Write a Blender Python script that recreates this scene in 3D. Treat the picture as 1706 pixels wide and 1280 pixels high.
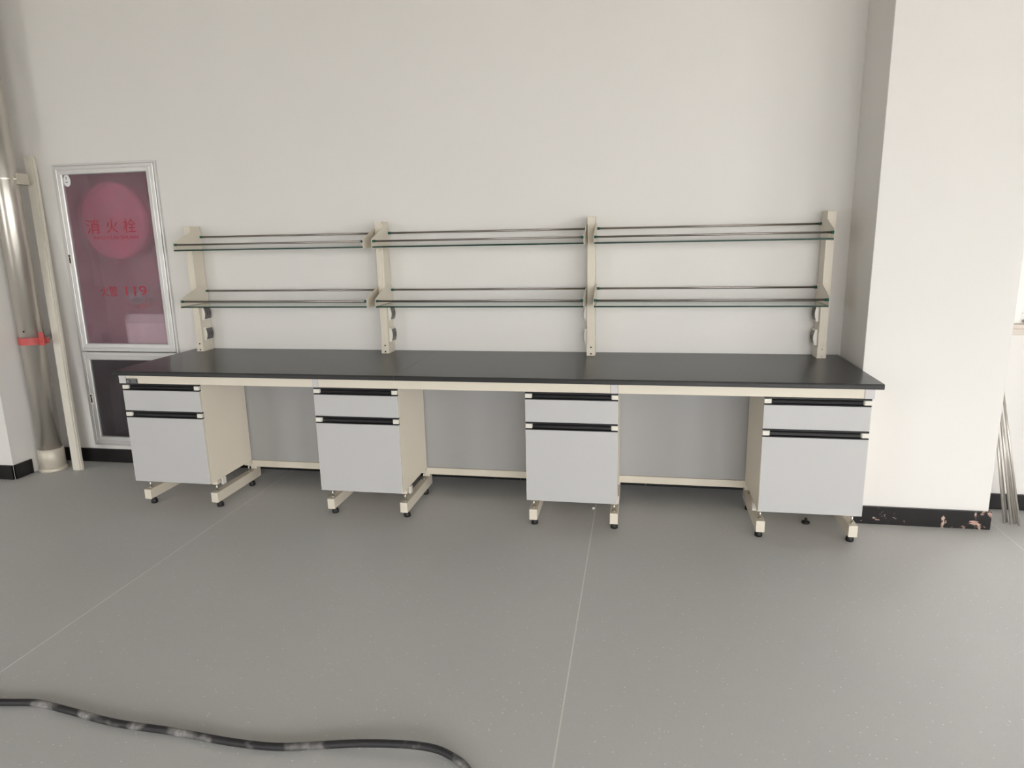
import bpy, bmesh, math, random
from mathutils import Vector, Matrix
random.seed(4)
for _o in list(bpy.data.objects): bpy.data.objects.remove(_o)
sc = bpy.context.scene
C = sc.collection
PI = math.pi

# ------------------------------------------------------------------ camera, sky, light, exposure
W_PX, F_PX = 1706.0, 1149.54
cam_d = bpy.data.cameras.new('camera'); cam = bpy.data.objects.new('camera', cam_d); C.objects.link(cam)
rt = Vector((0.98359147, 0.17925198, -0.02040965)); up = Vector((-0.01868323, 0.21372745, 0.97671465)); fw = Vector((-0.17944014, 0.96030688, -0.2135695))
m = Matrix((rt, up, -fw)).transposed().to_4x4(); m.translation = Vector((2.93919, -3.43282, 1.57454))
cam.matrix_world = m
cam_d.sensor_fit = 'HORIZONTAL'; cam_d.sensor_width = 36.0; cam_d.lens = F_PX / W_PX * 36.0
cam_d.clip_start = 0.02; cam_d.clip_end = 200
sc.camera = cam

SKY = 6.0
world = bpy.data.worlds.new('overcast_sky'); sc.world = world; world.use_nodes = True
bg = world.node_tree.nodes['Background']
_nt = world.node_tree
_tc = _nt.nodes.new('ShaderNodeTexCoord'); _sx = _nt.nodes.new('ShaderNodeSeparateXYZ'); _nt.links.new(_tc.outputs['Generated'], _sx.inputs[0])
_mr = _nt.nodes.new('ShaderNodeMapRange'); _mr.inputs[3].default_value = 0.45; _mr.inputs[4].default_value = 1.35   # overcast: brighter towards the zenith
_nt.links.new(_sx.outputs['Z'], _mr.inputs[0])
_mu = _nt.nodes.new('ShaderNodeMath'); _mu.operation = 'MULTIPLY'; _mu.inputs[1].default_value = SKY
_nt.links.new(_mr.outputs[0], _mu.inputs[0]); _nt.links.new(_mu.outputs[0], bg.inputs['Strength'])
bg.inputs['Color'].default_value = (1.0, 0.986, 0.973, 1)
sc.view_settings.view_transform = 'Standard'; sc.view_settings.look = 'None'
sc.view_settings.gamma = 1.0; sc.view_settings.use_curve_mapping = False
sc.view_settings.exposure = 1.82
sc.cycles.max_bounces = 10; sc.cycles.diffuse_bounces = 6; sc.cycles.transparent_max_bounces = 16

def portal(name, loc, rot, sx, sy):
    l = bpy.data.lights.new(name, 'AREA'); l.shape = 'RECTANGLE'; l.size = sx; l.size_y = sy
    l.cycles.is_portal = True
    o = bpy.data.objects.new(name, l); C.objects.link(o); o.location = loc; o.rotation_euler = rot
    return o
def window_light(name, loc, rot, sx, sy, power, col):
    l = bpy.data.lights.new(name, 'AREA'); l.shape = 'RECTANGLE'; l.size = sx; l.size_y = sy; l.energy = power; l.color = col
    o = bpy.data.objects.new(name, l); C.objects.link(o); o.location = loc; o.rotation_euler = rot
    return o
RX0, RX1, RY0, RY1, RZ = -6.0, 12.0, -9.0, 0.775, 3.6     # room
WIN_REAR = [(-5.2, -2.9, 0.4, 3.1), (2.6, 6.6, 0.4, 3.1), (7.6, 10.6, 0.4, 3.1)]     # x0,x1,z0,z1 in rear wall, out of view; leftmost added to brighten the left side
WIN_RIGHT = [(-8.6, -5.2, 0.4, 3.1)]  # y0,y1,z0,z1 in right wall
WIN_ALC = (4.905, 5.40, 1.02, 2.30)
for i, (a, b, z0, z1) in enumerate(WIN_REAR):
    portal('rear_window_daylight', ((a+b)/2, RY0-0.10, (z0+z1)/2), (PI/2, 0, 0), b-a, z1-z0).rotation_euler = (-PI/2, 0, PI)
for i, (a, b, z0, z1) in enumerate(WIN_RIGHT):
    portal('right_window_daylight', (RX1+0.10, (a+b)/2, (z0+z1)/2), (PI/2, 0, PI/2), b-a, z1-z0)
portal('alcove_window_daylight', ((WIN_ALC[0]+WIN_ALC[1])/2, 0.82, (WIN_ALC[2]+WIN_ALC[3])/2), (-PI/2, 0, 0), WIN_ALC[1]-WIN_ALC[0], WIN_ALC[3]-WIN_ALC[2])

# ------------------------------------------------------------------ helpers
def s2l(c):
    c = c/255.0
    return c/12.92 if c <= 0.04045 else ((c+0.055)/1.055)**2.4
def rgb(r, g, b): return (s2l(r), s2l(g), s2l(b), 1)

def newmat(name):
    mt = bpy.data.materials.new(name); mt.use_nodes = True
    nt = mt.node_tree; return mt, nt, nt.nodes['Principled BSDF']
def N(nt, typ, **kw):
    n = nt.nodes.new(typ)
    for k, v in kw.items():
        if k in n.inputs: n.inputs[k].default_value = v
        else: setattr(n, k, v)
    return n
def mat(name, col, rough=0.5, metal=0.0, var=0.04, scale=6.0, bump=0.0, bscale=80.0, spec=0.5, stretch=None):
    mt, nt, b = newmat(name)
    tc = N(nt, 'ShaderNodeTexCoord')
    src = tc.outputs['Object']
    if stretch:
        mp = N(nt, 'ShaderNodeMapping'); mp.inputs['Scale'].default_value = stretch
        nt.links.new(src, mp.inputs[0]); src = mp.outputs[0]
    no = N(nt, 'ShaderNodeTexNoise', Scale=scale, Detail=4.0)
    nt.links.new(src, no.inputs['Vector'])
    mx = N(nt, 'ShaderNodeMix'); mx.data_type = 'RGBA'
    lo = tuple(max(0, c*(1-var)) for c in col[:3])+(1,); hi = tuple(min(1, c*(1+var)) for c in col[:3])+(1,)
    mx.inputs[6].default_value = lo; mx.inputs[7].default_value = hi
    nt.links.new(no.outputs['Fac'], mx.inputs[0]); nt.links.new(mx.outputs[2], b.inputs['Base Color'])
    b.inputs['Roughness'].default_value = rough; b.inputs['Metallic'].default_value = metal
    b.inputs['Specular IOR Level'].default_value = spec
    if bump:
        nb = N(nt, 'ShaderNodeTexNoise', Scale=bscale, Detail=3.0); nt.links.new(src, nb.inputs['Vector'])
        bp = N(nt, 'ShaderNodeBump', Strength=bump, Distance=0.002); nt.links.new(nb.outputs['Fac'], bp.inputs['Height'])
        nt.links.new(bp.outputs[0], b.inputs['Normal'])
    return mt

class MB:
    """collects simple solids and links them as one mesh object"""
    def __init__(s): s.bm = bmesh.new()
    def box(s, x0, x1, y0, y1, z0, z1, bev=0.0, mi=0):
        b = bmesh.new(); bmesh.ops.create_cube(b, size=1)
        for v in b.verts: v.co = Vector(((x0+x1)/2+v.co.x*(x1-x0), (y0+y1)/2+v.co.y*(y1-y0), (z0+z1)/2+v.co.z*(z1-z0)))
        if bev: bmesh.ops.bevel(b, geom=b.edges[:], offset=bev, segments=2, affect='EDGES', profile=0.6)
        s._merge(b, mi); return s
    def poly(s, pts, axis, a0, a1, bev=0.0, mi=0):
        """2D outline extruded along axis (0: pts=(y,z), 1: pts=(x,z), 2: pts=(x,y))"""
        b = bmesh.new()
        def mk(p, a): return Vector((a, p[0], p[1])) if axis == 0 else Vector((p[0], a, p[1])) if axis == 1 else Vector((p[0], p[1], a))
        v0 = [b.verts.new(mk(p, a0)) for p in pts]; v1 = [b.verts.new(mk(p, a1)) for p in pts]
        n = len(pts); b.faces.new(v0); b.faces.new(v1[::-1])
        for i in range(n): b.faces.new((v0[(i+1) % n], v0[i], v1[i], v1[(i+1) % n]))
        bmesh.ops.recalc_face_normals(b, faces=b.faces[:])
        if bev: bmesh.ops.bevel(b, geom=b.edges[:], offset=bev, segments=2, affect='EDGES', profile=0.6)
        s._merge(b, mi); return s
    def cyl(s, p0, p1, r, r1=None, seg=20, mi=0):
        r1 = r if r1 is None else r1
        p0, p1 = Vector(p0), Vector(p1); d = (p1-p0); q = d.to_track_quat('Z', 'Y').to_matrix()
        b = bmesh.new()
        a = [b.verts.new(p0+q @ Vector((r*math.cos(t*2*PI/seg), r*math.sin(t*2*PI/seg), 0))) for t in range(seg)]
        c = [b.verts.new(p1+q @ Vector((r1*math.cos(t*2*PI/seg), r1*math.sin(t*2*PI/seg), 0))) for t in range(seg)]
        b.faces.new(a[::-1]); b.faces.new(c)
        for t in range(seg):
            f = b.faces.new((a[t], a[(t+1) % seg], c[(t+1) % seg], c[t])); f.smooth = True
        s._merge(b, mi); return s
    def lathe(s, prof, axis_o, seg=28, mi=0, xf=None):
        """prof = [(r,z)...] around z through axis_o; xf = optional Matrix about axis_o"""
        b = bmesh.new(); rings = []
        for r, z in prof:
            rings.append([b.verts.new(Vector((r*math.cos(t*2*PI/seg), r*math.sin(t*2*PI/seg), z))) for t in range(seg)])
        for k in range(len(rings)-1):
            for t in range(seg):
                f = b.faces.new((rings[k][t], rings[k][(t+1) % seg], rings[k+1][(t+1) % seg], rings[k+1][t])); f.smooth = True
        b.faces.new(rings[0][::-1]); b.faces.new(rings[-1])
        M = Matrix.Translation(Vector(axis_o)) @ (xf or Matrix.Identity(4))
        bmesh.ops.transform(b, matrix=M, verts=b.verts[:])
        bmesh.ops.recalc_face_normals(b, faces=b.faces[:])
        s._merge(b, mi); return s
    def tube(s, pts, r, seg=10, mi=0):
        pts = [Vector(p) for p in pts]; b = bmesh.new(); rings = []
        for i, p in enumerate(pts):
            d = (pts[min(i+1, len(pts)-1)]-pts[max(i-1, 0)]).normalized()
            u = d.cross(Vector((0, 0, 1)));
            if u.length < 1e-4: u = Vector((1, 0, 0))
            u.normalize(); w = u.cross(d)
            rings.append([b.verts.new(p+u*r*math.cos(t*2*PI/seg)+w*r*math.sin(t*2*PI/seg)) for t in range(seg)])
        for k in range(len(rings)-1):
            for t in range(seg):
                f = b.faces.new((rings[k][t], rings[k][(t+1) % seg], rings[k+1][(t+1) % seg], rings[k+1][t])); f.smooth = True
        b.faces.new(rings[0][::-1]); b.faces.new(rings[-1])
        bmesh.ops.recalc_face_normals(b, faces=b.faces[:])
        s._merge(b, mi); return s
    def _merge(s, b, mi):
        for f in b.faces: f.material_index = mi
        me = bpy.data.meshes.new('tmp'); b.to_mesh(me); b.free(); s.bm.from_mesh(me); bpy.data.meshes.remove(me)
    def build(s, name, mats, parent=None):
        me = bpy.data.meshes.new(name)
        org = Vector((0, 0, 0))
        if parent is None and s.bm.verts:
            xs = [v.co for v in s.bm.verts]
            org = Vector(((min(v.x for v in xs)+max(v.x for v in xs))/2, (min(v.y for v in xs)+max(v.y for v in xs))/2, min(v.z for v in xs)))
        elif parent is not None:
            org = world_loc(parent)
        bmesh.ops.translate(s.bm, vec=-org, verts=s.bm.verts[:])
        s.bm.to_mesh(me); s.bm.free()
        for mm in (mats if isinstance(mats, (list, tuple)) else [mats]): me.materials.append(mm)
        o = bpy.data.objects.new(name, me); C.objects.link(o)
        if parent is not None: o.parent = parent
        else: o.location = org
        return o
def world_loc(o):
    p = Vector(o.location)
    while o.parent: o = o.parent; p += Vector(o.location)
    return p
def thing(name, label, cat, loc, group=None):
    o = bpy.data.objects.new(name, None); C.objects.link(o); o.location = loc; o.empty_display_size = 0.1
    return tag(o, label, cat, group)
def tag(o, label, cat, group=None):
    o['label'] = label; o['category'] = cat
    if group: o['group'] = group
    return o
def struct(o, label=None):
    o['kind'] = 'structure'
    if label: o['label'] = label
    return o
def copy_tree(o, parent=None):
    c = o.copy(); C.objects.link(c)
    if parent is not None: c.parent = parent
    for ch in list(o.children): copy_tree(ch, c)
    return c

# ------------------------------------------------------------------ materials
M = {}
M['wall'] = mat('white_wall_paint', rgb(231, 228, 225), 0.6, var=0.012, scale=1.5, bump=0.15, bscale=140, spec=0.25)
M['ground'] = mat('added_outdoor_ground', rgb(140, 136, 128), 0.9, var=0.1)
M['ceiling'] = mat('ceiling_paint', rgb(165, 162, 156), 0.8, var=0.02)
M['cream'] = mat('cream_powder_coat', rgb(222, 213, 198), 0.38, var=0.015, bump=0.05, bscale=300)
M['melamine'] = mat('cream_melamine', rgb(240, 230, 214), 0.42, var=0.015)
M['front'] = mat('light_grey_laminate', rgb(192, 191, 191), 0.4, var=0.01)
M['edge'] = mat('cream_edge_band', rgb(226, 220, 208), 0.4, var=0.01)
M['panel'] = mat('grey_back_panel', rgb(168, 167, 166), 0.5, var=0.015)
M['black'] = mat('black_plastic', rgb(22, 21, 24), 0.35, var=0.1)
M['rubber'] = mat('black_rubber', rgb(24, 23, 22), 0.55, var=0.15)
M['cap'] = mat('cream_plastic_cap', rgb(230, 226, 216), 0.35, var=0.02)
M['bracket_grey'] = mat('light_grey_joint_cap', rgb(206, 202, 202), 0.4, var=0.02)
M['worktop'] = mat('black_worktop_laminate', rgb(44, 44, 45), 0.3, var=0.08, scale=14, bump=0.06, bscale=400)
M['worktop_edge'] = mat('black_worktop_edge', rgb(28, 28, 31), 0.4, var=0.05)
M['steel'] = mat('stainless_steel', rgb(160, 152, 146), 0.3, 1.0, var=0.03, scale=20)
M['rod'] = mat('dull_steel_rod', rgb(206, 200, 192), 0.38, 0.6, var=0.08, scale=12)
M['zinc'] = mat('zinc_bolt', rgb(205, 202, 190), 0.35, 1.0, var=0.05)
M['screw'] = mat('dark_screw', rgb(70, 62, 56), 0.4, 0.9, var=0.1)
M['alu'] = mat('brushed_aluminium', rgb(212, 211, 210), 0.36, 0.45, var=0.03, scale=8, stretch=(30, 30, 2))
M['teal'] = mat('green_end_cap', rgb(20, 92, 78), 0.35, var=0.1)
M['socket'] = mat('grey_socket_cover', rgb(98, 94, 94), 0.35, var=0.06)
M['slot'] = mat('dark_socket_slot', rgb(45, 42, 42), 0.5, var=0.05)
M['white_plastic'] = mat('white_plastic', rgb(226, 221, 209), 0.42, var=0.02)
M['red'] = mat('red_paint', rgb(190, 42, 44), 0.4, var=0.08)
M['clampred'] = mat('red_clamp_paint', rgb(196, 84, 82), 0.45, var=0.12, scale=30)
M['liner'] = mat('maroon_cabinet_lining', rgb(158, 108, 116), 0.5, var=0.1)
M['hose'] = mat('hazed_red_hose_disc', rgb(212, 116, 142), 0.5, var=0.06)  # red disc; the pink of the glass haze is put into its colour
M['boxwhite'] = mat('pale_grey_box', rgb(228, 234, 228), 0.5, var=0.04)
M['valve'] = mat('grey_valve_metal', rgb(150, 155, 155), 0.4, 0.6, var=0.06)
M['sticker'] = mat('white_sticker', rgb(235, 236, 238), 0.5, var=0.03)
M['plate_dark'] = mat('dark_name_plate', rgb(62, 62, 62), 0.4, var=0.05)
M['plate_line'] = mat('grey_plate_print', rgb(140, 140, 140), 0.4, var=0.05)
M['frame_white'] = mat('white_window_frame', rgb(240, 238, 234), 0.35, var=0.01)
M['sill'] = mat('pale_stone_sill', rgb(214, 203, 194), 0.35, var=0.05)
M['pipe'] = mat('silver_pipe_paint', rgb(206, 201, 193), 0.3, 0.8, var=0.04, scale=3)
M['pipebase'] = mat('cream_pipe_collar', rgb(206, 198, 184), 0.45, 0.2, var=0.06, scale=18)
M['paper'] = mat('white_paper_scrap', rgb(235, 233, 228), 0.8, var=0.03)
M['seam'] = mat('pale_weld_seam', rgb(228, 227, 223), 0.6, var=0.08, scale=20)
M['letter'] = mat('red_lettering', rgb(168, 24, 48), 0.4, var=0.05)
M['seal'] = mat('grey_track', rgb(150, 145, 142), 0.6, var=0.05)
M['grout'] = mat('pale_grout', rgb(170, 168, 164), 0.8, var=0.05)

def floor_mat():
    mt, nt, b = newmat('grey_speckled_vinyl')
    tc = N(nt, 'ShaderNodeTexCoord')
    n1 = N(nt, 'ShaderNodeTexNoise', Scale=1.3, Detail=4.0); n2 = N(nt, 'ShaderNodeTexNoise', Scale=220.0, Detail=2.0)
    for n in (n1, n2): nt.links.new(tc.outputs['Object'], n.inputs['Vector'])
    m1 = N(nt, 'ShaderNodeMix'); m1.data_type = 'RGBA'; m1.inputs[6].default_value = rgb(196, 196, 196); m1.inputs[7].default_value = rgb(206, 206, 205)
    nt.links.new(n1.outputs['Fac'], m1.inputs[0])
    m2 = N(nt, 'ShaderNodeMix'); m2.data_type = 'RGBA'; m2.inputs[0].default_value = 0.07
    nt.links.new(m1.outputs[2], m2.inputs[6]); nt.links.new(n2.outputs['Fac'], m2.inputs[7])
    # sparse pale flecks
    vo = N(nt, 'ShaderNodeTexVoronoi', Scale=70.0); nt.links.new(tc.outputs['Object'], vo.inputs['Vector'])
    lt = N(nt, 'ShaderNodeMath', operation='LESS_THAN'); lt.inputs[1].default_value = 0.16; nt.links.new(vo.outputs['Distance'], lt.inputs[0])
    sp = N(nt, 'ShaderNodeSeparateColor'); nt.links.new(vo.outputs['Color'], sp.inputs[0])
    gt = N(nt, 'ShaderNodeMath', operation='GREATER_THAN'); gt.inputs[1].default_value = 0.85; nt.links.new(sp.outputs[0], gt.inputs[0])
    mu = N(nt, 'ShaderNodeMath', operation='MULTIPLY'); nt.links.new(lt.outputs[0], mu.inputs[0]); nt.links.new(gt.outputs[0], mu.inputs[1])
    m3 = N(nt, 'ShaderNodeMix'); m3.data_type = 'RGBA'; m3.inputs[7].default_value = rgb(238, 237, 234)
    nt.links.new(mu.outputs[0], m3.inputs[0]); nt.links.new(m2.outputs[2], m3.inputs[6]); nt.links.new(m3.outputs[2], b.inputs['Base Color'])
    b.inputs['Roughness'].default_value = 0.5; b.inputs['Specular IOR Level'].default_value = 0.3
    bp = N(nt, 'ShaderNodeBump', Strength=0.08, Distance=0.001); nt.links.new(n2.outputs['Fac'], bp.inputs['Height']); nt.links.new(bp.outputs[0], b.inputs['Normal'])
    return mt
M['floor'] = floor_mat()

def marble_mat(name, thresh, c1, c2, scale):
    mt, nt, b = newmat(name)
    tc = N(nt, 'ShaderNodeTexCoord')
    n1 = N(nt, 'ShaderNodeTexNoise', Scale=scale, Detail=6.0, Roughness=0.65, Distortion=1.2); nt.links.new(tc.outputs['Object'], n1.inputs['Vector'])
    n2 = N(nt, 'ShaderNodeTexNoise', Scale=scale*0.5, Detail=2.0); nt.links.new(tc.outputs['Object'], n2.inputs['Vector'])
    cr = N(nt, 'ShaderNodeValToRGB'); cr.color_ramp.elements[0].position = thresh; cr.color_ramp.elements[0].color = (0, 0, 0, 1)
    cr.color_ramp.elements[1].position = thresh+0.03; cr.color_ramp.elements[1].color = (1, 1, 1, 1)
    nt.links.new(n1.outputs['Fac'], cr.inputs[0])
    mc = N(nt, 'ShaderNodeMix'); mc.data_type = 'RGBA'; mc.inputs[6].default_value = c1; mc.inputs[7].default_value = c2; nt.links.new(n2.outputs['Fac'], mc.inputs[0])
    mx = N(nt, 'ShaderNodeMix'); mx.data_type = 'RGBA'; mx.inputs[6].default_value = rgb(26, 24, 25)
    nt.links.new(cr.outputs[0], mx.inputs[0]); nt.links.new(mc.outputs[2], mx.inputs[7]); nt.links.new(mx.outputs[2], b.inputs['Base Color'])
    b.inputs['Roughness'].default_value = 0.3
    return mt
M['marble'] = marble_mat('black_marble', 0.70, rgb(170, 165, 160), rgb(190, 186, 180), 9.0)
M['marble2'] = marble_mat('black_marble_with_pink_veins', 0.605, rgb(206, 192, 172), rgb(190, 142, 134), 13.0)

def glass_mat(name, tint, gloss_rough=0.02, gl=1.0, dust=0.0):
    mt = bpy.data.materials.new(name); mt.use_nodes = True; nt = mt.node_tree; nt.nodes.clear()
    out = N(nt, 'ShaderNodeOutputMaterial'); tr = N(nt, 'ShaderNodeBsdfTransparent', Color=tint); g = N(nt, 'ShaderNodeBsdfGlossy', Roughness=gloss_rough)
    fr = N(nt, 'ShaderNodeFresnel', IOR=1.5); no = N(nt, 'ShaderNodeTexNoise', Scale=4.0)
    ge = N(nt, 'ShaderNodeNewGeometry'); inv = N(nt, 'ShaderNodeMath', operation='SUBTRACT'); inv.inputs[0].default_value = gl; nt.links.new(ge.outputs['Backfacing'], inv.inputs[1])
    mu = N(nt, 'ShaderNodeMath', operation='MULTIPLY'); mu.use_clamp = True; nt.links.new(fr.outputs[0], mu.inputs[0]); nt.links.new(inv.outputs[0], mu.inputs[1])
    mx = N(nt, 'ShaderNodeMixShader'); nt.links.new(mu.outputs[0], mx.inputs[0]); nt.links.new(tr.outputs[0], mx.inputs[1]); nt.links.new(g.outputs[0], mx.inputs[2])
    last = mx
    if dust:
        d = N(nt, 'ShaderNodeBsdfDiffuse', Color=(0.6, 0.58, 0.6, 1)); m2 = N(nt, 'ShaderNodeMixShader')
        mr = N(nt, 'ShaderNodeMapRange'); mr.inputs[3].default_value = dust*0.7; mr.inputs[4].default_value = dust*1.3
        nt.links.new(no.outputs['Fac'], mr.inputs[0]); nt.links.new(mr.outputs[0], m2.inputs[0])
        nt.links.new(mx.outputs[0], m2.inputs[1]); nt.links.new(d.outputs[0], m2.inputs[2]); last = m2
    nt.links.new(last.outputs[0], out.inputs[0]); return mt
M['glass'] = glass_mat('clear_shelf_glass', (0.955, 0.985, 0.972, 1))
M['pane'] = glass_mat('window_pane_glass', (0.97, 0.98, 0.98, 1))
def glass_edge():
    mt, nt, b = newmat('dark_green_glass_edge')
    tc = N(nt, 'ShaderNodeTexCoord'); no = N(nt, 'ShaderNodeTexNoise', Scale=5.0); nt.links.new(tc.outputs['Object'], no.inputs['Vector'])
    mx = N(nt, 'ShaderNodeMix'); mx.data_type = 'RGBA'; mx.inputs[6].default_value = rgb(18, 44, 36); mx.inputs[7].default_value = rgb(34, 74, 62)
    nt.links.new(no.outputs['Fac'], mx.inputs[0]); nt.links.new(mx.outputs[2], b.inputs['Base Color']); b.inputs['Roughness'].default_value = 0.3; b.inputs['Specular IOR Level'].default_value = 0.15
    return mt
M['glass_edge'] = glass_edge()
def frosted(name, tint, haze, h0, h1):
    mt = bpy.data.materials.new(name); mt.use_nodes = True; nt = mt.node_tree; nt.nodes.clear()
    out = N(nt, 'ShaderNodeOutputMaterial'); tr = N(nt, 'ShaderNodeBsdfTransparent', Color=tint)
    rf = N(nt, 'ShaderNodeBsdfRefraction', Color=tint, Roughness=0.22, IOR=1.3)
    m1 = N(nt, 'ShaderNodeMixShader'); m1.inputs[0].default_value = 0.55; nt.links.new(tr.outputs[0], m1.inputs[1]); nt.links.new(rf.outputs[0], m1.inputs[2])
    d = N(nt, 'ShaderNodeBsdfDiffuse', Color=haze); tc = N(nt, 'ShaderNodeTexCoord'); no = N(nt, 'ShaderNodeTexNoise', Scale=5.0, Detail=5.0)
    nt.links.new(tc.outputs['Object'], no.inputs['Vector'])
    mr = N(nt, 'ShaderNodeMapRange'); mr.inputs[1].default_value = 0.3; mr.inputs[2].default_value = 0.7; mr.inputs[3].default_value = h0; mr.inputs[4].default_value = h1
    nt.links.new(no.outputs['Fac'], mr.inputs[0])
    m2 = N(nt, 'ShaderNodeMixShader'); nt.links.new(mr.outputs[0], m2.inputs[0]); nt.links.new(m1.outputs[0], m2.inputs[1]); nt.links.new(d.outputs[0], m2.inputs[2])
    g = N(nt, 'ShaderNodeBsdfGlossy', Roughness=0.06); fr = N(nt, 'ShaderNodeFresnel', IOR=1.45)
    ge = N(nt, 'ShaderNodeNewGeometry'); inv = N(nt, 'ShaderNodeMath', operation='SUBTRACT'); inv.inputs[0].default_value = 1.0; nt.links.new(ge.outputs['Backfacing'], inv.inputs[1])
    mu = N(nt, 'ShaderNodeMath', operation='MULTIPLY'); nt.links.new(fr.outputs[0], mu.inputs[0]); nt.links.new(inv.outputs[0], mu.inputs[1])
    m3 = N(nt, 'ShaderNodeMixShader'); nt.links.new(mu.outputs[0], m3.inputs[0]); nt.links.new(m2.outputs[0], m3.inputs[1]); nt.links.new(g.outputs[0], m3.inputs[2])
    nt.links.new(m3.outputs[0], out.inputs[0]); return mt
M['frost'] = frosted('hazy_tinted_door_glass', (0.92, 0.84, 0.88, 1), (0.66, 0.48, 0.56, 1), 0.09, 0.18)  # mauve haze blended unevenly into the tinted glass
M['frost_low'] = frosted('dark_tinted_door_glass', (0.55, 0.52, 0.54, 1), (0.62, 0.6, 0.64, 1), 0.04, 0.09)
def cable_mat():
    mt, nt, b = newmat('scuffed_black_cable')
    tc = N(nt, 'ShaderNodeTexCoord'); no = N(nt, 'ShaderNodeTexNoise', Scale=6.5, Detail=3.0); nt.links.new(tc.outputs['Object'], no.inputs['Vector'])
    cr = N(nt, 'ShaderNodeValToRGB'); cr.color_ramp.elements[0].position = 0.50; cr.color_ramp.elements[1].position = 0.60
    nt.links.new(no.outputs['Fac'], cr.inputs[0])
    fine = N(nt, 'ShaderNodeTexNoise', Scale=90.0, Detail=3.0); nt.links.new(tc.outputs['Object'], fine.inputs['Vector'])
    mu = N(nt, 'ShaderNodeMath', operation='MULTIPLY'); nt.links.new(cr.outputs[0], mu.inputs[0]); nt.links.new(fine.outputs['Fac'], mu.inputs[1])
    mx = N(nt, 'ShaderNodeMix'); mx.data_type = 'RGBA'; mx.inputs[6].default_value = rgb(42, 41, 43); mx.inputs[7].default_value = rgb(190, 186, 184)
    nt.links.new(mu.outputs[0], mx.inputs[0]); nt.links.new(mx.outputs[2], b.inputs['Base Color']); b.inputs['Roughness'].default_value = 0.55
    return mt
M['cable'] = cable_mat()

# ------------------------------------------------------------------ room shell
base = MB().box(RX0-0.2, RX1+0.2, RY0-0.2, 1.3, -0.12, -0.003)
floor = struct(base.build('floor', M['floor']), 'grey speckled vinyl floor in wide sheets with pale welded seams')
SEAMS = [-1.515, 0.60, 2.71, 4.82, 6.93]
xs = [RX0-0.2]+SEAMS+[RX1+0.2]
for i in range(len(xs)-1):
    a = xs[i]+(0.0026 if i else 0); b = xs[i+1]-(0.0026 if i < len(xs)-2 else 0)
    MB().box(a, b, RY0-0.2, 1.3, -0.003, 0.0).build('vinyl_sheet', M['floor'], floor)
for x in SEAMS:
    MB().box(x-0.0026, x+0.0026, RY0, 0.775, -0.003, 0.0004).build('weld_seam', M['seam'], floor)
struct(MB().box(RX0-0.2, RX1+0.2, RY0-0.2, 1.3, RZ, RZ+0.15).build('ceiling', M['ceiling']), 'plain pale ceiling')

struct(MB().box(-60, 60, -60, 60, -0.6, -0.3).build('ground', M['ground']), 'unseen grey ground outside, added to shape the window light')  # added ground, keeps the daylight through the windows heading downward

def wall_x(mb, x0, x1, y0, y1, z0, z1, holes):
    """wall running along x with rectangular openings (hx0,hx1,hz0,hz1)"""
    cx = sorted(set([x0, x1]+[h[0] for h in holes]+[h[1] for h in holes])); cz = sorted(set([z0, z1]+[h[2] for h in holes]+[h[3] for h in holes]))
    for i in range(len(cx)-1):
        for k in range(len(cz)-1):
            mx, mz = (cx[i]+cx[i+1])/2, (cz[k]+cz[k+1])/2
            if not any(h[0] < mx < h[1] and h[2] < mz < h[3] for h in holes): mb.box(cx[i], cx[i+1], y0, y1, cz[k], cz[k+1])
    return mb
def wall_y(mb, x0, x1, y0, y1, z0, z1, holes):
    cy = sorted(set([y0, y1]+[h[0] for h in holes]+[h[1] for h in holes])); cz = sorted(set([z0, z1]+[h[2] for h in holes]+[h[3] for h in holes]))
    for i in range(len(cy)-1):
        for k in range(len(cz)-1):
            my, mz = (cy[i]+cy[i+1])/2, (cz[k]+cz[k+1])/2
            if not any(h[0] < my < h[1] and h[2] < mz < h[3] for h in holes): mb.box(x0, x1, cy[i], cy[i+1], cz[k], cz[k+1])
    return mb
YW = 0.775
HX0, HX1, HZ0, HZ1 = -0.946, -0.172, 0.128, 2.086      # hydrant cabinet outline on the wall
struct(wall_x(MB(), RX0, 4.4, YW, YW+0.3, 0, RZ, [(HX0+0.03, HX1-0.03, HZ0+0.03, HZ1-0.03)]).build('wall_back', M['wall']), 'white painted wall behind the long lab bench')
struct(MB().box(-1.95, -1.235, 0.352, YW, 0, RZ).build('wall_left', M['wall']), 'white pier at the left edge behind the silver pipe')
PX0, PX1, PY = 4.0855, 4.760, 0.347
struct(MB().box(PX0, PX1, PY, YW+0.3, 0, RZ, 0.004).build('wall_pillar', M['wall']), 'broad white pillar at the right end of the bench')
YA = 0.648
struct(wall_x(MB(), PX1, RX1, YA, YA+0.24, 0, RZ, [WIN_ALC]).build('wall_right_back', M['wall']), 'white wall with bright window right of the pillar')
struct(wall_x(MB(), RX0-0.2, RX1+0.2, RY0-0.24, RY0, 0, RZ, WIN_REAR).build('wall_rear', M['wall']), 'white wall with windows behind the camera')
struct(wall_y(MB(), RX1, RX1+0.24, RY0, YA+0.24, 0, RZ, WIN_RIGHT).build('wall_right', M['wall']), 'white wall with windows on the far right')
struct(MB().box(RX0-0.24, RX0, RY0, YW+0.3, 0, RZ).build('wall_far_left', M['wall']), 'white wall on the far left')

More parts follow.
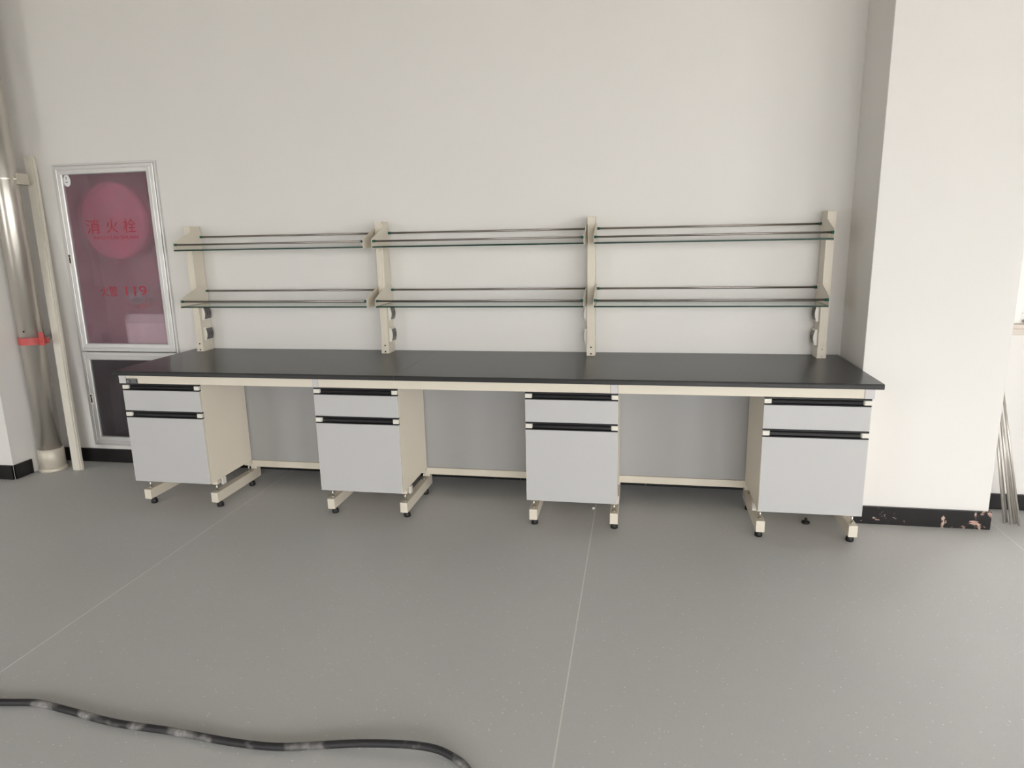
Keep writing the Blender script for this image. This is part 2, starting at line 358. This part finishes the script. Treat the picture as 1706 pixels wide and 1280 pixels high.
def window(name, x0, x1, z0, z1, y_in, y_out, label, mull=1):
    f = MB(); t = 0.055
    f.box(x0, x0+t, y_in, y_out, z0, z1, 0.004).box(x1-t, x1, y_in, y_out, z0, z1, 0.004).box(x0+t, x1-t, y_in, y_out, z1-t, z1, 0.004).box(x0+t, x1-t, y_in, y_out, z0, z0+t, 0.004)
    w = struct(f.build(name, M['frame_white']), label)
    n = mull+1; span = (x1-x0-2*t)
    for k in range(n):
        a = x0+t+span*k/n; b = x0+t+span*(k+1)/n; s = 0.045
        sf = MB(); yi, yo = y_in+0.012, y_out-0.012
        sf.box(a+.002, a+s, yi, yo, z0+t+.002, z1-t-.002, 0.003).box(b-s, b-.002, yi, yo, z0+t+.002, z1-t-.002, 0.003).box(a+s, b-s, yi, yo, z0+t+.002, z0+t+s, 0.003).box(a+s, b-s, yi, yo, z1-t-s, z1-t-.002, 0.003)
        so = sf.build('sash', M['frame_white'], w)
        MB().box(a+s-.004, b-s+.004, (yi+yo)/2-0.003, (yi+yo)/2+0.003, z0+t+s-.004, z1-t-s+.004).build('pane', M['pane'], so)
    return w
wa = window('window_1', WIN_ALC[0]+.001, WIN_ALC[1]-.001, WIN_ALC[2]+.022, WIN_ALC[3]-.001, YA+0.05, YA+0.11, 'white framed window with overexposed daylight right of the pillar', 0)
MB().box(WIN_ALC[0]-0.06, WIN_ALC[1]+0.06, YA-0.035, YA-0.0005, 0.992, 1.02, 0.004).box(WIN_ALC[0]+.001, WIN_ALC[1]-.001, YA-0.001, YA+0.2, 1.0205, 1.0415, 0.0).build('window_sill', M['sill'], wa)
MB().box(WIN_ALC[0]+.06, WIN_ALC[1]-.06, YA+0.03, YA+0.05, WIN_ALC[2]+.03, WIN_ALC[2]+.045, .002).build('track_rail', M['seal'], wa)
k = 2
for (a, b, z0, z1) in WIN_REAR:
    window('window_%d' % k, a+.001, b-.001, z0+.001, z1-.001, RY0-0.13, RY0-0.07, 'unseen white framed window in the rear wall', 2); k += 1
for (a, b, z0, z1) in WIN_RIGHT:
    f = MB(); t = 0.055; x0, x1 = RX1+0.05, RX1+0.11
    f.box(x0, x1, a+.001, a+t, z0+.001, z1-.001).box(x0, x1, b-t, b-.001, z0+.001, z1-.001).box(x0, x1, a+t, b-t, z1-t, z1-.001).box(x0, x1, a+t, b-t, z0+.001, z0+t).box(x0, x1, (a+b)/2-.03, (a+b)/2+.03, z0+t, z1-t)
    w = struct(f.build('window_%d' % k, M['frame_white']), 'white framed window in the right wall'); k += 1
    MB().box(x0+.027, x1-.027, a+t-.004, b-t+.004, z0+t-.004, z1-t+.004).build('pane', M['pane'], w)

# baseboards: backing + marble tiles with joints
def base_x(name, x0, x1, yf, joints, h, mt, label, t=0.013):
    b = struct(MB().box(x0, x1, yf+0.002, yf+t, 0.0, h-0.002).build(name, M['grout']), label)
    js = [x0]+joints+[x1]
    for i in range(len(js)-1):
        g0 = 0.0008 if i else 0; g1 = 0.0008 if i < len(js)-2 else 0
        MB().box(js[i]+g0, js[i+1]-g1, yf, yf+t-0.001, 0.0005, h, 0.0008).build('tile', mt, b)
    return b
def base_y(name, y0, y1, xa, xb, h, mt, label):
    lo, hi = min(xa, xb), max(xa, xb)
    b = struct(MB().box(lo+.002, hi-.002, y0, y1, 0.0, h-0.002).build(name, M['grout']), label)
    MB().box(lo, hi, y0, y1, 0.0005, h, 0.0008).build('tile', mt, b)
    return b
base_x('baseboard_back', -1.22, PX0-.001, YW-0.0145, [-0.835, -0.2, 0.6, 1.4, 2.2, 3.0, 3.8], 0.1, M['marble'], 'black marble skirting tiles along the back wall')
base_x('baseboard_pier', -1.95, -1.2355, 0.337, [-1.6], 0.1, M['marble'], 'black marble skirting at the front of the left pier')
base_y('baseboard_left', 0.352, 0.49, -1.2345, -1.2215, 0.1, M['marble'], 'black marble skirting on the pier side by the pipe')
base_x('baseboard_pillar', PX0, PX1+0.012, PY-0.0145, [4.70], 0.1, M['marble2'], 'black marble skirting with pink chips at the pillar foot')
base_y('baseboard_pillar_side', PY, YA-.016, PX1+.0005, PX1+0.0125, 0.1, M['marble2'], 'black marble skirting on the right side of the pillar')
base_x('baseboard_right', PX1+.013, RX1-.01, YA-0.0145, [5.4, 6.2, 7.0, 7.8], 0.092, M['marble'], 'black marble skirting under the bright window')

# ------------------------------------------------------------------ lab bench: frame
ZT = 0.85
CL = [0.0, 1.188, 2.3646, 3.5477]; CR = [0.4903, 1.6691, 2.8431, 4.0357]
fr = thing('bench_frame', 'long cream steel bench frame on low feet carrying the black worktop', 'bench frame', (2.02, 0.25, 0))
JX = [-0.015, 1.184, 2.805, 4.044]
def channel(mb, x0, x1, y0, z0, z1):
    mb.poly([(y0+0.03, z1), (y0, z1), (y0, z0), (y0+0.03, z0), (y0+0.03, z0+0.002), (y0+0.002, z0+0.002), (y0+0.002, z1-0.002), (y0+0.03, z1-0.002)], 0, x0, x1)
for (a, b) in [(JX[0]+.045, JX[1]-.001), (JX[1]+.036, JX[2]-.001), (JX[2]+.036, JX[3]-.046)]:
    MB().box(a, b, 0.0, 0.03, 0.7715, 0.8225, 0.0018).build('front_rail', M['cream'], fr)
for a, b in [(JX[0], JX[0]+.044), (JX[1], JX[1]+.035), (JX[2], JX[2]+.035), (JX[3]-.045, JX[3])]:
    MB().box(a, b, -0.0015, 0.03, 0.771, 0.823, 0.002).build('rail_joint', M['bracket_grey'], fr)
npl = MB().box(0.033, 0.106, -0.0035, -0.0008, 0.7735, 0.8015, 0.0006).build('name_plate', M['plate_dark'], fr)
npl['label'] = 'small dark name plate'
pl = MB().box(0.038, 0.050, -0.0042, -0.0033, 0.778, 0.791)
for i in range(3): pl.box(0.063, 0.098, -0.0042, -0.0033, 0.778+i*0.0062, 0.7805+i*0.0062)
pl.box(0.040, 0.098, -0.0042, -0.0033, 0.7955, 0.798); pl.build('plate_print', M['plate_line'], npl)
# back rails, panels, rear posts
segs = [(CR[0]+.012, CL[1]-.008), (CR[1]+.012, CL[2]-.008), (CR[2]+.012, CL[3]-.006)]
for a, b in segs:
    MB().box(a-.04, b+.04, 0.452, 0.49, 0.130, 0.172, 0.002).build('rear_rail', M['cream'], fr)
    MB().box(a-.03, b+.03, 0.462, 0.478, 0.1725, 0.815, 0.001).build('back_panel', M['panel'], fr)
for i in range(4):
    for x in (CL[i]+.004, CR[i]-.039):
        MB().box(x, x+.043, 0.492, 0.532, 0.1, 0.8225, 0.002).build('rear_post', M['cream'], fr)
MB().box(-.015, 4.044, 0.70, 0.73, 0.7715, 0.8225, 0.002).build('rear_top_rail', M['cream'], fr)
for i in range(4):
    for side, x in ((0, CL[i]+.004), (1, CR[i]-.039)):
        bx = MB().box(x, x+.043, 0.05, 0.535, 0.041, 0.102, 0.0025).build('foot_beam', M['cream'], fr)
        for y in (0.098, 0.452):
            cxm = x+.0225
            MB().lathe([(0.017, 0), (0.0195, 0.003), (0.0195, 0.017), (0.0155, 0.024), (0.0155, 0.028), (0.007, 0.031), (0.007, 0.0405)], (cxm, y, 0), 18).build('glide_foot', M['rubber'], bx)
        for y in (0.085, 0.435):
            cxm = x+.0215
            MB().cyl((cxm, y, 0.1025), (cxm, y, 0.147), 0.0055, seg=12).lathe([(0.010, 0), (0.010, 0.006)], (cxm, y, 0.1025), 6).build('adjuster_bolt', M['zinc'], bx)
            MB().box(cxm-.018, cxm+.018, y-.018, y+.018, 0.1475, 0.1735, 0.002).build('support_block', M['cream'], bx)
        sx = x+.043 if side else x
        dx = 0.0022
        MB().box(sx-.012, sx+dx if side else sx+.012, 0.118, 0.15, 0.1315, 0.1735, 0.0015).build('side_clip', M['cap'], bx)

# worktop: two slabs meeting at a fine seam
wt = thing('worktop', 'long black laminate worktop with rounded front edge and a fine seam', 'worktop', (2.02, 0.37, 0.8235))
def slab(x0, x1, bl, br):
    pts = [(-0.035+.007, ZT), (-0.035+.002, ZT-.002), (-0.035, ZT-.007), (-0.035, 0.8235+.005), (-0.035+.0015, 0.8235+.0015), (-0.035+.005, 0.8235), (0.772, 0.8235), (0.772, ZT)]
    return MB().poly(pts, 0, x0, x1).build('slab', M['worktop'], wt)
slab(-0.03, 1.6672, 1, 0); slab(1.6682, 4.072, 0, 1)

# ------------------------------------------------------------------ drawer cabinets
def make_cabinet(x0, x1, label):
    t = thing('drawer_cabinet', label, 'cabinet', (x0, 0.2, 0.174), 'drawer cabinets under the bench')
    T = 0.018; y0 = 0.021; yb = 0.45; zb, zt = 0.1742, 0.7705
    MB().box(x0, x0+T, y0, yb, zb, zt, 0.001).box(x1-T, x1, y0, yb, zb, zt, 0.001).box(x0+T, x1-T, y0, yb, zb, zb+T).box(x0+T, x1-T, y0, yb, zt-T, zt).box(x0+T, x1-T, yb-.008, yb, zb+T, zt-T).build('carcass', M['melamine'], t)
    for (zt_, zh, zlo) in ((0.7695, 0.7305, 0.6105), (0.6085, 0.5680, 0.1755)):
        # panel with cream edge bands, as one drawer front
        d = MB().box(x0+.0012, x1-.0012, 0.0, 0.019, zlo, zh, 0.0012).build('drawer', M['front'], t)
        MB().box(x0+.0002, x0+.0014, 0.0006, 0.0185, zlo, zh).build('edge_band', M['edge'], d)
        MB().box(x1-.0014, x1-.0002, 0.0006, 0.0185, zlo, zh).build('edge_band', M['edge'], d)
        # recessed black pull channel: top lip, back, bottom lip
        h0, h1 = zh+.0008, zt_
        prof = [(0.0005, h1), (0.0005, h1-.006), (0.003, h1-.0075), (0.012, h1-.010), (0.0165, (h0+h1)/2), (0.012, h0+.008), (0.003, h0+.0055), (0.0005, h0+.004), (0.0005, h0), (0.020, h0), (0.020, h1)]
        MB().poly(prof, 0, x0+.001, x1-.001).build('pull_channel', M['black'], d)
        for s, (a, b) in enumerate(((x0+.0006, x0+.034), (x1-.034, x1-.0006))):
            c0, c1 = h0+.0075, h1-.0085
            e = .010
            pts = [(a, -.0004), (b-.004, -.0004), (b, .004), (b+.002, .016), (a, .016)] if s == 0 else [(b, -.0004), (a+.004, -.0004), (a, .004), (a-.002, .016), (b, .016)]
            MB().poly(pts, 2, c0, c1, 0.0008).build('end_cap', M['cap'], d)
    return t
labs = ['leftmost grey fronted two-drawer cabinet, under the dark name plate', 'second two-drawer cabinet from the left, under the first glass shelf joint',
        'third two-drawer cabinet from the left, near the middle of the bench', 'rightmost two-drawer cabinet, beside the white pillar']
for i in range(4): make_cabinet(CL[i], CR[i], labs[i])

# ------------------------------------------------------------------ shelf posts
PLx = [0.0602, 1.3502, 2.6372, 3.9290]; PW = 0.0445; PY0, PY1, PZ1 = 0.640, 0.748, 1.660
def make_post(i, label):
    x0 = PLx[i]; x1 = x0+PW
    t = thing('shelf_post', label, 'shelf post', (x0+PW/2, (PY0+PY1)/2, ZT+.0005), 'cream shelf posts on the worktop')
    b = MB().box(x0, x1, PY0, PY1, ZT+.0005, PZ1-.004, 0.002)
    b.box(x0+.012, x0+.0135, PY0-.0012, PY0+.001, 0.925, PZ1-.02).box(x1-.0135, x1-.012, PY0-.0012, PY0+.001, 0.925, PZ1-.02)
    b.build('column', M['cream'], t)
    MB().box(x0-.001, x1+.001, PY0-.001, PY1+.001, PZ1-.0035, PZ1, 0.0012).build('top_cap', M['cap'], t)
    MB().box(x0-.002, x1+.002, PY0-.003, PY0-.0003, ZT+.0008, 0.918, 0.001).box(x0-.0025, x0-.0003, PY0-.002, PY1, ZT+.0008, 0.905).box(x1+.0003, x1+.0025, PY0-.002, PY1, ZT+.0008, 0.905).build('base_bracket', M['cream'], t)
    for z in (0.863, 0.902):
        MB().lathe([(0.0052, 0), (0.0048, 0.0022), (0.002, 0.003)], (x0+.0235, PY0-.0031, z), 12, xf=Matrix.Rotation(PI/2, 4, 'X')).build('screw', M['screw'] if i < 3 else M['zinc'], t)
    sides = {0: (1,), 1: (1,), 2: (-1,), 3: (-1,)}[i]
    for s in sides:
        xf = x1+.0003 if s > 0 else x0-.0003
        for z0, z1 in ((0.920, 1.008), (1.055, 1.142)):
            n = 12; R = 0.010
            arc = []
            for q in range(n+1):
                u = q/n; arc.append((xf+s*(0.012+R*math.sin(PI*u)), z0+(z1-z0)*u))
            pts = [(xf, z0)]+arc+[(xf, z1)]
            so = MB().poly(pts, 1, 0.664, 0.738).build('socket_outlet', M['cap'], t)
            # grey bowed cover wrapped over the rounded face
            inner = [(p[0]-s*.001, p[1]) for p in arc]; outer = [(p[0]+s*.0018, p[1]) for p in arc]
            MB().poly(inner[1:-1]+outer[1:-1][::-1], 1, 0.668, 0.734).build('socket_cover', M['socket'], so)
            sl = MB()
            for yy in (0.690, 0.712):
                zc = (z0+z1)/2
                sl.box(min(xf+s*.0225, xf+s*.0245), max(xf+s*.0225, xf+s*.0245), yy-.002, yy+.002, zc-.012, zc+.012)
            sl.build('socket_slot', M['slot'], so)
    return t
plabs = ['leftmost cream shelf post, beside the aluminium framed hydrant cabinet', 'second cream shelf post from the left, between first and second glass shelves',
         'third cream shelf post from the left, seen straight on', 'rightmost cream shelf post, beside the white pillar']
for i in range(4): make_post(i, plabs[i])

# ------------------------------------------------------------------ glass shelves
def make_shelf(bay, zg, label):
    xl = PLx[bay]+PW+.0035; xr = PLx[bay+1]-.0035
    t = thing('glass_shelf', label, 'shelf', ((xl+xr)/2, 0.6, zg-.004), 'glass reagent shelves above the bench')
    prof = [(0.452, -.010), (0.452, 0.040), (0.458, 0.046), (0.486, 0.056), (0.628, 0.104), (0.640, 0.106), (0.746, 0.106), (0.746, -.010)]
    prof = [(y, zg+z) for y, z in prof]
    for x in (xl, xr-.0025):
        MB().poly(prof, 0, x, x+.0025, 0.0004).build('side_bracket', M['cream'], t)
    # small ledges the glass rests on
    g = bmesh.new(); g.free()
    gm = MB().box(xl+.003, xr-.003, 0.4545, 0.730, zg-.006, zg+.002)
    go = gm.build('glass_panel', [M['glass'], M['glass_edge']], t)
    for p in go.data.polygons:
        p.material_index = 0 if abs(p.normal.z) > 0.7 else 1
    for y, z in ((0.466, 0.0315), (0.733, 0.077)):
        r = MB().cyl((xl+.012, y, zg+z), (xr-.012, y, zg+z), 0.0058, seg=14).build('guard_rail', M['steel'], t)
        for a, b in ((xl+.0027, xl+.0175), (xr-.0175, xr-.0027)):
            MB().cyl((a, y, zg+z), (b, y, zg+z), 0.0078, seg=14).build('end_cap', M['teal'], r)
    return t
SL = {(0, 1): 'upper left glass shelf with steel rails, nearest the hydrant cabinet', (0, 0): 'lower left glass shelf with steel rails, nearest the hydrant cabinet',
      (1, 1): 'upper middle glass shelf with steel rails, between second and third posts', (1, 0): 'lower middle glass shelf with steel rails, between second and third posts',
      (2, 1): 'upper right glass shelf with steel rails, nearest the white pillar', (2, 0): 'lower right glass shelf with steel rails, nearest the white pillar'}
for bay in range(3):
    for lv, z in ((1, 1.5141), (0, 1.1649)): make_shelf(bay, z, SL[(bay, lv)])

# ------------------------------------------------------------------ hydrant cabinet in the wall
hc = thing('hydrant_cabinet', 'aluminium framed fire hydrant cabinet with two tinted glass doors set in the wall', 'fire cabinet', (-0.559, YW, HZ0))
a0, a1, c0, c1 = HX0+.034, HX1-.034, HZ0+.034, HZ1-.034
lin = MB(); t_ = .004; yb = YW+0.245
lin.box(a0, a1, yb-t_, yb, c0, c1).box(a0, a0+t_, YW+.004, yb-t_, c0, c1).box(a1-t_, a1, YW+.004, yb-t_, c0, c1).box(a0+t_, a1-t_, YW+.004, yb-t_, c0, c0+t_).box(a0+t_, a1-t_, YW+.004, yb-t_, c1-t_, c1)
lin.build('cabinet_lining', M['liner'], hc)
MB().box(a0+t_, a1-t_, YW+.03, yb-t_, 0.796, 0.806).build('inner_shelf', M['liner'], hc)
# casing round both doors
cs = MB(); w = .013
for (x0, x1, z0, z1) in ((HX0, HX0+w, HZ0, HZ1), (HX1-w, HX1, HZ0, HZ1), (HX0+w, HX1-w, HZ1-w, HZ1), (HX0+w, HX1-w, HZ0, HZ0+w)):
    cs.box(x0, x1, YW-.016, YW+.02, z0, z1, 0.0015)
cs.build('casing', M['alu'], hc)
def mitred(mb, x0, x1, z0, z1, w, y0, y1, prof):
    """picture-frame bars with mitred corners; prof = [(inset, y)...] across the face from outer edge to inner edge"""
    b = bmesh.new(); rings = []
    for ins, y in prof:
        rings.append([b.verts.new((x0+ins, y, z0+ins)), b.verts.new((x1-ins, y, z0+ins)), b.verts.new((x1-ins, y, z1-ins)), b.verts.new((x0+ins, y, z1-ins))])
    n = len(rings)
    for k in range(n):
        A, B = rings[k], rings[(k+1) % n]
        for q in range(4): b.faces.new((A[q], A[(q+1) % 4], B[(q+1) % 4], B[q]))
    bmesh.ops.recalc_face_normals(b, faces=b.faces[:]); mb._merge(b, 0)
def make_door(z0, z1, upper):
    x0, x1 = HX0+.0145, HX1-.0145
    w = .056; yf = YW-.026
    prof = [(0, YW-.001), (0, yf+.003), (.003, yf), (.020, yf), (.022, yf+.002), (.026, yf+.002), (.028, yf), (w-.005, yf+.001), (w, yf+.006), (w, YW-.001)]
    mb = MB(); mitred(mb, x0, x1, z0, z1, w, 0, 0, prof)
    d = mb.build('upper_door' if upper else 'lower_door', M['alu'], hc)
    MB().box(x0+w-.006, x1-w+.006, YW-.0095, YW-.0045, z0+w-.006, z1-w+.006).build('door_glass', M['frost'] if upper else M['frost_low'], d)
    zl = 1.462 if upper else 0.478; xl = x0+.026
    lk = MB().lathe([(0.0075, 0), (0.0075, 0.003)], (xl, yf-.0005, zl+.022), 14, xf=Matrix.Rotation(PI/2, 4, 'X'))
    lk.box(xl-.006, xl+.006, yf-.003, yf+.001, zl-.028, zl+.012, 0.002); lk.build('door_lock', M['slot'], d)
    MB().box(xl-.012, xl+.012, yf-.0012, yf+.001, zl-.042, zl+.036, 0.0005).build('lock_plate', M['cap'], d)
    return d, x0, x1, w
du, dx0, dx1, dw = make_door(0.823, HZ1-.0145, True)
dl, *_ = make_door(HZ0+.0145, 0.817, False)
# oval sticker in the upper corner
MB().poly([(-0.850+.026*math.cos(q*PI/12)*(1-.12*math.sin(q*PI/12)), 1.980+.040*math.sin(q*PI/12)) for q in range(24)], 1, YW-.0115, YW-.0098).build('sticker', M['sticker'], du)
stk = MB().box(-.856, -.848, YW-.0121, YW-.0113, 1.985, 2.004).box(-.862, -.842, YW-.0121, YW-.0113, 1.966, 1.972); stk.build('sticker_print', M['plate_line'], du)
def lettering(body, x0, x1, z0, z1, parent, spacing=1.0):
    c = bpy.data.curves.new('lettering', 'FONT'); c.body = body; c.size = 1; c.space_character = spacing; c.extrude = 0.0
    o = bpy.data.objects.new('lettering', c); C.objects.link(o)
    bpy.context.view_layer.update()
    dg = bpy.context.evaluated_depsgraph_get(); me = bpy.data.meshes.new_from_object(o.evaluated_get(dg))
    bpy.data.objects.remove(o)
    vx = [v.co.x for v in me.vertices]; vy = [v.co.y for v in me.vertices]
    ax, bx, ay, by = min(vx), max(vx), min(vy), max(vy)
    pw = world_loc(parent)
    for v in me.vertices:
        v.co = Vector((x0+(v.co.x-ax)/(bx-ax)*(x1-x0), YW-.0104, z0+(v.co.y-ay)/(by-ay)*(z1-z0)))-pw
    me.materials.append(M['letter'])
    ob = bpy.data.objects.new('lettering', me); C.objects.link(ob); ob.parent = parent
    return ob
lettering('消', -0.752, -0.655, 1.628, 1.722, du)
lettering('火', -0.602, -0.512, 1.632, 1.722, du)
lettering('栓', -0.470, -0.378, 1.630, 1.722, du)
lettering('XIAO HUO SHUAN', -0.716, -0.370, 1.590, 1.612, du)
lettering('火警', -0.718, -0.585, 1.205, 1.275, du)
lettering('119', -0.520, -0.360, 1.210, 1.275, du)

# contents seen dimly through the glass
hr = thing('hose_reel', 'round red hose reel behind the upper cabinet glass', 'hose reel', (-0.625, YW+0.13, 1.713))
RXm = Matrix.Rotation(PI/2, 4, 'X')
MB().lathe([(0.252, 0), (0.258, 0.004), (0.258, 0.012), (0.245, 0.016), (0.06, 0.016), (0.05, 0.028), (0.03, 0.03)], (-0.625, YW+0.115, 1.713), 48, xf=RXm).build('reel_disc', M['hose'], hr)
MB().lathe([(0.245, 0), (0.245, 0.05)], (-0.625, YW+0.167, 1.713), 40, xf=RXm).build('hose_coil', M['red'], hr)
MB().cyl((-0.625, YW+.168, 1.713), (-0.625, YW+.240, 1.713), 0.035).build('axle', M['valve'], hr)
bx = thing('pale_box', 'pale grey box at the lower right behind the upper cabinet glass', 'box', (-0.40, YW+0.13, 0.806))  # plain pale box, its use unknown
MB().box(-0.578, -0.228, YW+.016, YW+.17, 0.8062, 1.02, 0.006).build('box_body', M['boxwhite'], bx)
MB().poly([(YW+.012, 1.021), (YW+.175, 1.021), (YW+.175, 1.04), (YW+.05, 1.078)], 0, -0.581, -0.225, 0.003).build('box_lid', M['boxwhite'], bx)
vv = thing('hydrant_valve', 'round grey hydrant valve above the pale box inside the cabinet', 'valve', (-0.56, YW+0.2, 1.2))
MB().lathe([(0.055, 0), (0.062, 0.006), (0.062, 0.016), (0.04, 0.02), (0.022, 0.03), (0.022, 0.06)], (-0.53, YW+0.12, 1.20), 28, xf=RXm).build('valve_wheel', M['valve'], vv)
MB().cyl((-0.53, YW+.10, 1.20), (-0.53, YW+.240, 1.20), 0.03).cyl((-0.53, YW+.16, 1.20), (-0.53, YW+.16, 1.11), 0.035).build('valve_body', M['red'], vv)

# ------------------------------------------------------------------ silver pipe with clamps, plank
px, py, pr = -1.142, 0.575, 0.074
pp = thing('standpipe', 'tall silver standpipe with a red clamp in the left corner', 'pipe', (px, py, 0))
MB().cyl((px, py, 0.03), (px, py, RZ-.002), pr, seg=40).build('pipe_body', M['pipe'], pp)
MB().lathe([(pr+.001, 0.012), (pr+.008, 0.014), (pr+.008, 0.155), (pr+.001, 0.16)], (px, py, 0), 36).build('pipe_collar', M['pipebase'], pp)
MB().lathe([(0.0895, 0.0), (0.091, 0.004), (0.090, 0.018), (0.085, 0.024), (pr+.004, 0.026)], (px, py, 0), 36).build('base_ring', M['pipebase'], pp)
def clamp(zc, h, mt, name, t=.004):
    r0, r1 = pr+.0008, pr+t
    b = MB(); n = 40; bb = bmesh.new(); rings = []
    for (r, z) in ((r0, zc-h/2), (r1, zc-h/2), (r1, zc+h/2), (r0, zc+h/2)):
        rings.append([bb.verts.new((px+r*math.cos(q*2*PI/n), py+r*math.sin(q*2*PI/n), z)) for q in range(n)])
    for k in range(4):
        for q in range(n): bb.faces.new((rings[k][q], rings[k][(q+1) % n], rings[(k+1) % 4][(q+1) % n], rings[(k+1) % 4][q]))
    bmesh.ops.recalc_face_normals(bb, faces=bb.faces[:]); b._merge(bb, 0)
    return b
cl = clamp(0.925, 0.048, M['clampred'], 'pipe_clamp', .006)
cl.box(px+pr-.004, px+pr+.040, py-.022, py-.004, 0.905, 0.945, .003).box(px+pr-.004, px+pr+.040, py+.004, py+.022, 0.905, 0.945, .003)
cl.box(px+pr+.008, px+pr+.046, py-.026, py-.020, 0.895, 0.985, .002)
cl.cyl((px+pr+.026, py-.036, .925), (px+pr+.026, py+.034, .925), .008, seg=8)
co = cl.build('pipe_clamp', M['clampred'], pp); co['label'] = 'red bolted pipe clamp'
MB().cyl((px+.012, py+pr-.002, 0.93), (px+.012, YW-.012, 0.93), 0.009, seg=12).cyl((px+.012, YW-.012, 0.935), (px+.012, YW-.0005, 0.935), 0.042, seg=28).build('clamp_wall_stud', M['valve'], pp)
c2 = clamp(1.985, 0.010, M['pipe'], 'upper_clamp', .004)
c2.box(px+pr-.01, px+pr+.020, py-.004, py+.004, 1.979, 1.991, .002)
c2.build('upper_clamp', M['pipe'], pp)
MB().box(px+pr-.006, px+pr+.016, py+.012, py+.095, 1.952, 2.022, .002).build('clamp_wall_arm', M['pipebase'], pp)
MB().lathe([(.006, 0), (.006, .004)], (px+.022, py-pr-.0005, 0.995), 10, xf=RXm).build('pipe_screw', M['screw'], pp)

# leaning white trunking: sheared box from floor to wall
def leaning(name, bot, top, wx, dy, mt):
    b = bmesh.new(); vs = []
    for p in (bot, top):
        for ox, oy in ((0, 0), (wx, 0), (wx, dy), (0, dy)): vs.append(b.verts.new((p[0]+ox, p[1]+oy, p[2])))
    for f in ((0, 1, 2, 3), (4, 7, 6, 5), (0, 4, 5, 1), (1, 5, 6, 2), (2, 6, 7, 3), (3, 7, 4, 0)): b.faces.new([vs[q] for q in f])
    bmesh.ops.recalc_face_normals(b, faces=b.faces[:]); bmesh.ops.bevel(b, geom=b.edges[:], offset=.0025, segments=2, affect='EDGES')
    mb = MB(); mb._merge(b, 0); return mb
lean = thing('cable_trunking', 'long white plastic trunking strip leaning in the corner beside the silver pipe', 'trunking', (-0.94, 0.58, 0))
B0, T0 = (-0.976, 0.563, 0.0008), (-1.139, 0.742, 2.145)
leaning('b', B0, T0, 0.060, 0.026, None).build('trunking_body', M['white_plastic'], lean)
leaning('l', (B0[0]+.0615, B0[1]+.004, .001), (T0[0]+.0615, T0[1]+.004, 2.140), 0.010, 0.022, None).build('trunking_lid', M['white_plastic'], lean)

# ------------------------------------------------------------------ thin steel rods leaning on the pillar
rods = [((4.9480, 0.4130), (4.774, 0.402, 0.752), 'longest thin steel rod of the bundle leaning on the pillar, outermost on the right'),
        ((4.9510, 0.4450), (4.774, 0.440, 0.720), 'second steel rod from the right in the bundle leaning on the pillar'),
        ((4.9350, 0.4350), (4.774, 0.424, 0.690), 'third steel rod from the right in the bundle leaning on the pillar'),
        ((4.9140, 0.4250), (4.774, 0.412, 0.672), 'fourth steel rod from the right in the bundle leaning on the pillar'),
        ((4.9080, 0.4560), (4.774, 0.446, 0.620), 'fifth steel rod from the right in the bundle leaning on the pillar'),
        ((4.8870, 0.4370), (4.774, 0.428, 0.570), 'leftmost steel rod of the bundle leaning on the pillar')]
for (bx_, by_), tp, lb in rods:
    tag(MB().cyl((bx_, by_, 0.0015), tp, 0.0062, seg=12).build('steel_rod', M['rod']), lb, 'rod', 'thin steel rods leaning on the pillar')

# ------------------------------------------------------------------ cable on the floor
cp = [(0.30, -1.72), (0.55, -1.700), (0.771, -1.679), (0.908, -1.663), (1.063, -1.682), (1.253, -1.709), (1.47, -1.716), (1.688, -1.730), (1.845, -1.727), (1.969, -1.701), (2.104, -1.680), (2.243, -1.670), (2.335, -1.667), (2.395, -1.681), (2.448, -1.712), (2.50, -1.78), (2.54, -1.90), (2.56, -2.1)]
zz = [0.0125]*len(cp); zz[10] = 0.020; zz[11] = 0.026; zz[12] = 0.022; zz[13] = 0.016
def catmull(P, n=8):
    out = []
    for i in range(len(P)-1):
        p0, p1, p2, p3 = (Vector(P[max(i-1, 0)]), Vector(P[i]), Vector(P[i+1]), Vector(P[min(i+2, len(P)-1)]))
        for q in range(n):
            u = q/n
            out.append(0.5*((2*p1)+(p2-p0)*u+(2*p0-5*p1+4*p2-p3)*u*u+(3*p1-p0-3*p2+p3)*u**3))
    out.append(Vector(P[-1])); return out
tag(MB().tube(catmull([(x, y, z) for (x, y), z in zip(cp, zz)]), 0.0118, 14).build('power_cable', M['cable']), 'scuffed thick black cable lying across the grey floor in the foreground', 'cable')

# small litter
b = bmesh.new(); bmesh.ops.create_icosphere(b, subdivisions=2, radius=0.0085)
for v in b.verts: v.co = Vector((v.co.x*random.uniform(.85, 1.15)+2.700, v.co.y*random.uniform(.85, 1.1)+0.338, v.co.z*random.uniform(.8, 1.05)+0.0088))
mb = MB(); mb._merge(b, 0); tag(mb.build('paper_pellet', M['paper']), 'tiny white paper pellet on the floor under the third cabinet', 'litter')
mb = MB().lathe([(0.019, 0.0005), (0.021, 0.003), (0.021, 0.010), (0.012, 0.013), (0.007, 0.014), (0.007, 0.030), (0.004, 0.032)], (3.851, 0.297, 0), 20)
tag(mb.build('glide_foot', M['rubber']), 'loose black glide foot lying under the rightmost cabinet', 'furniture foot')
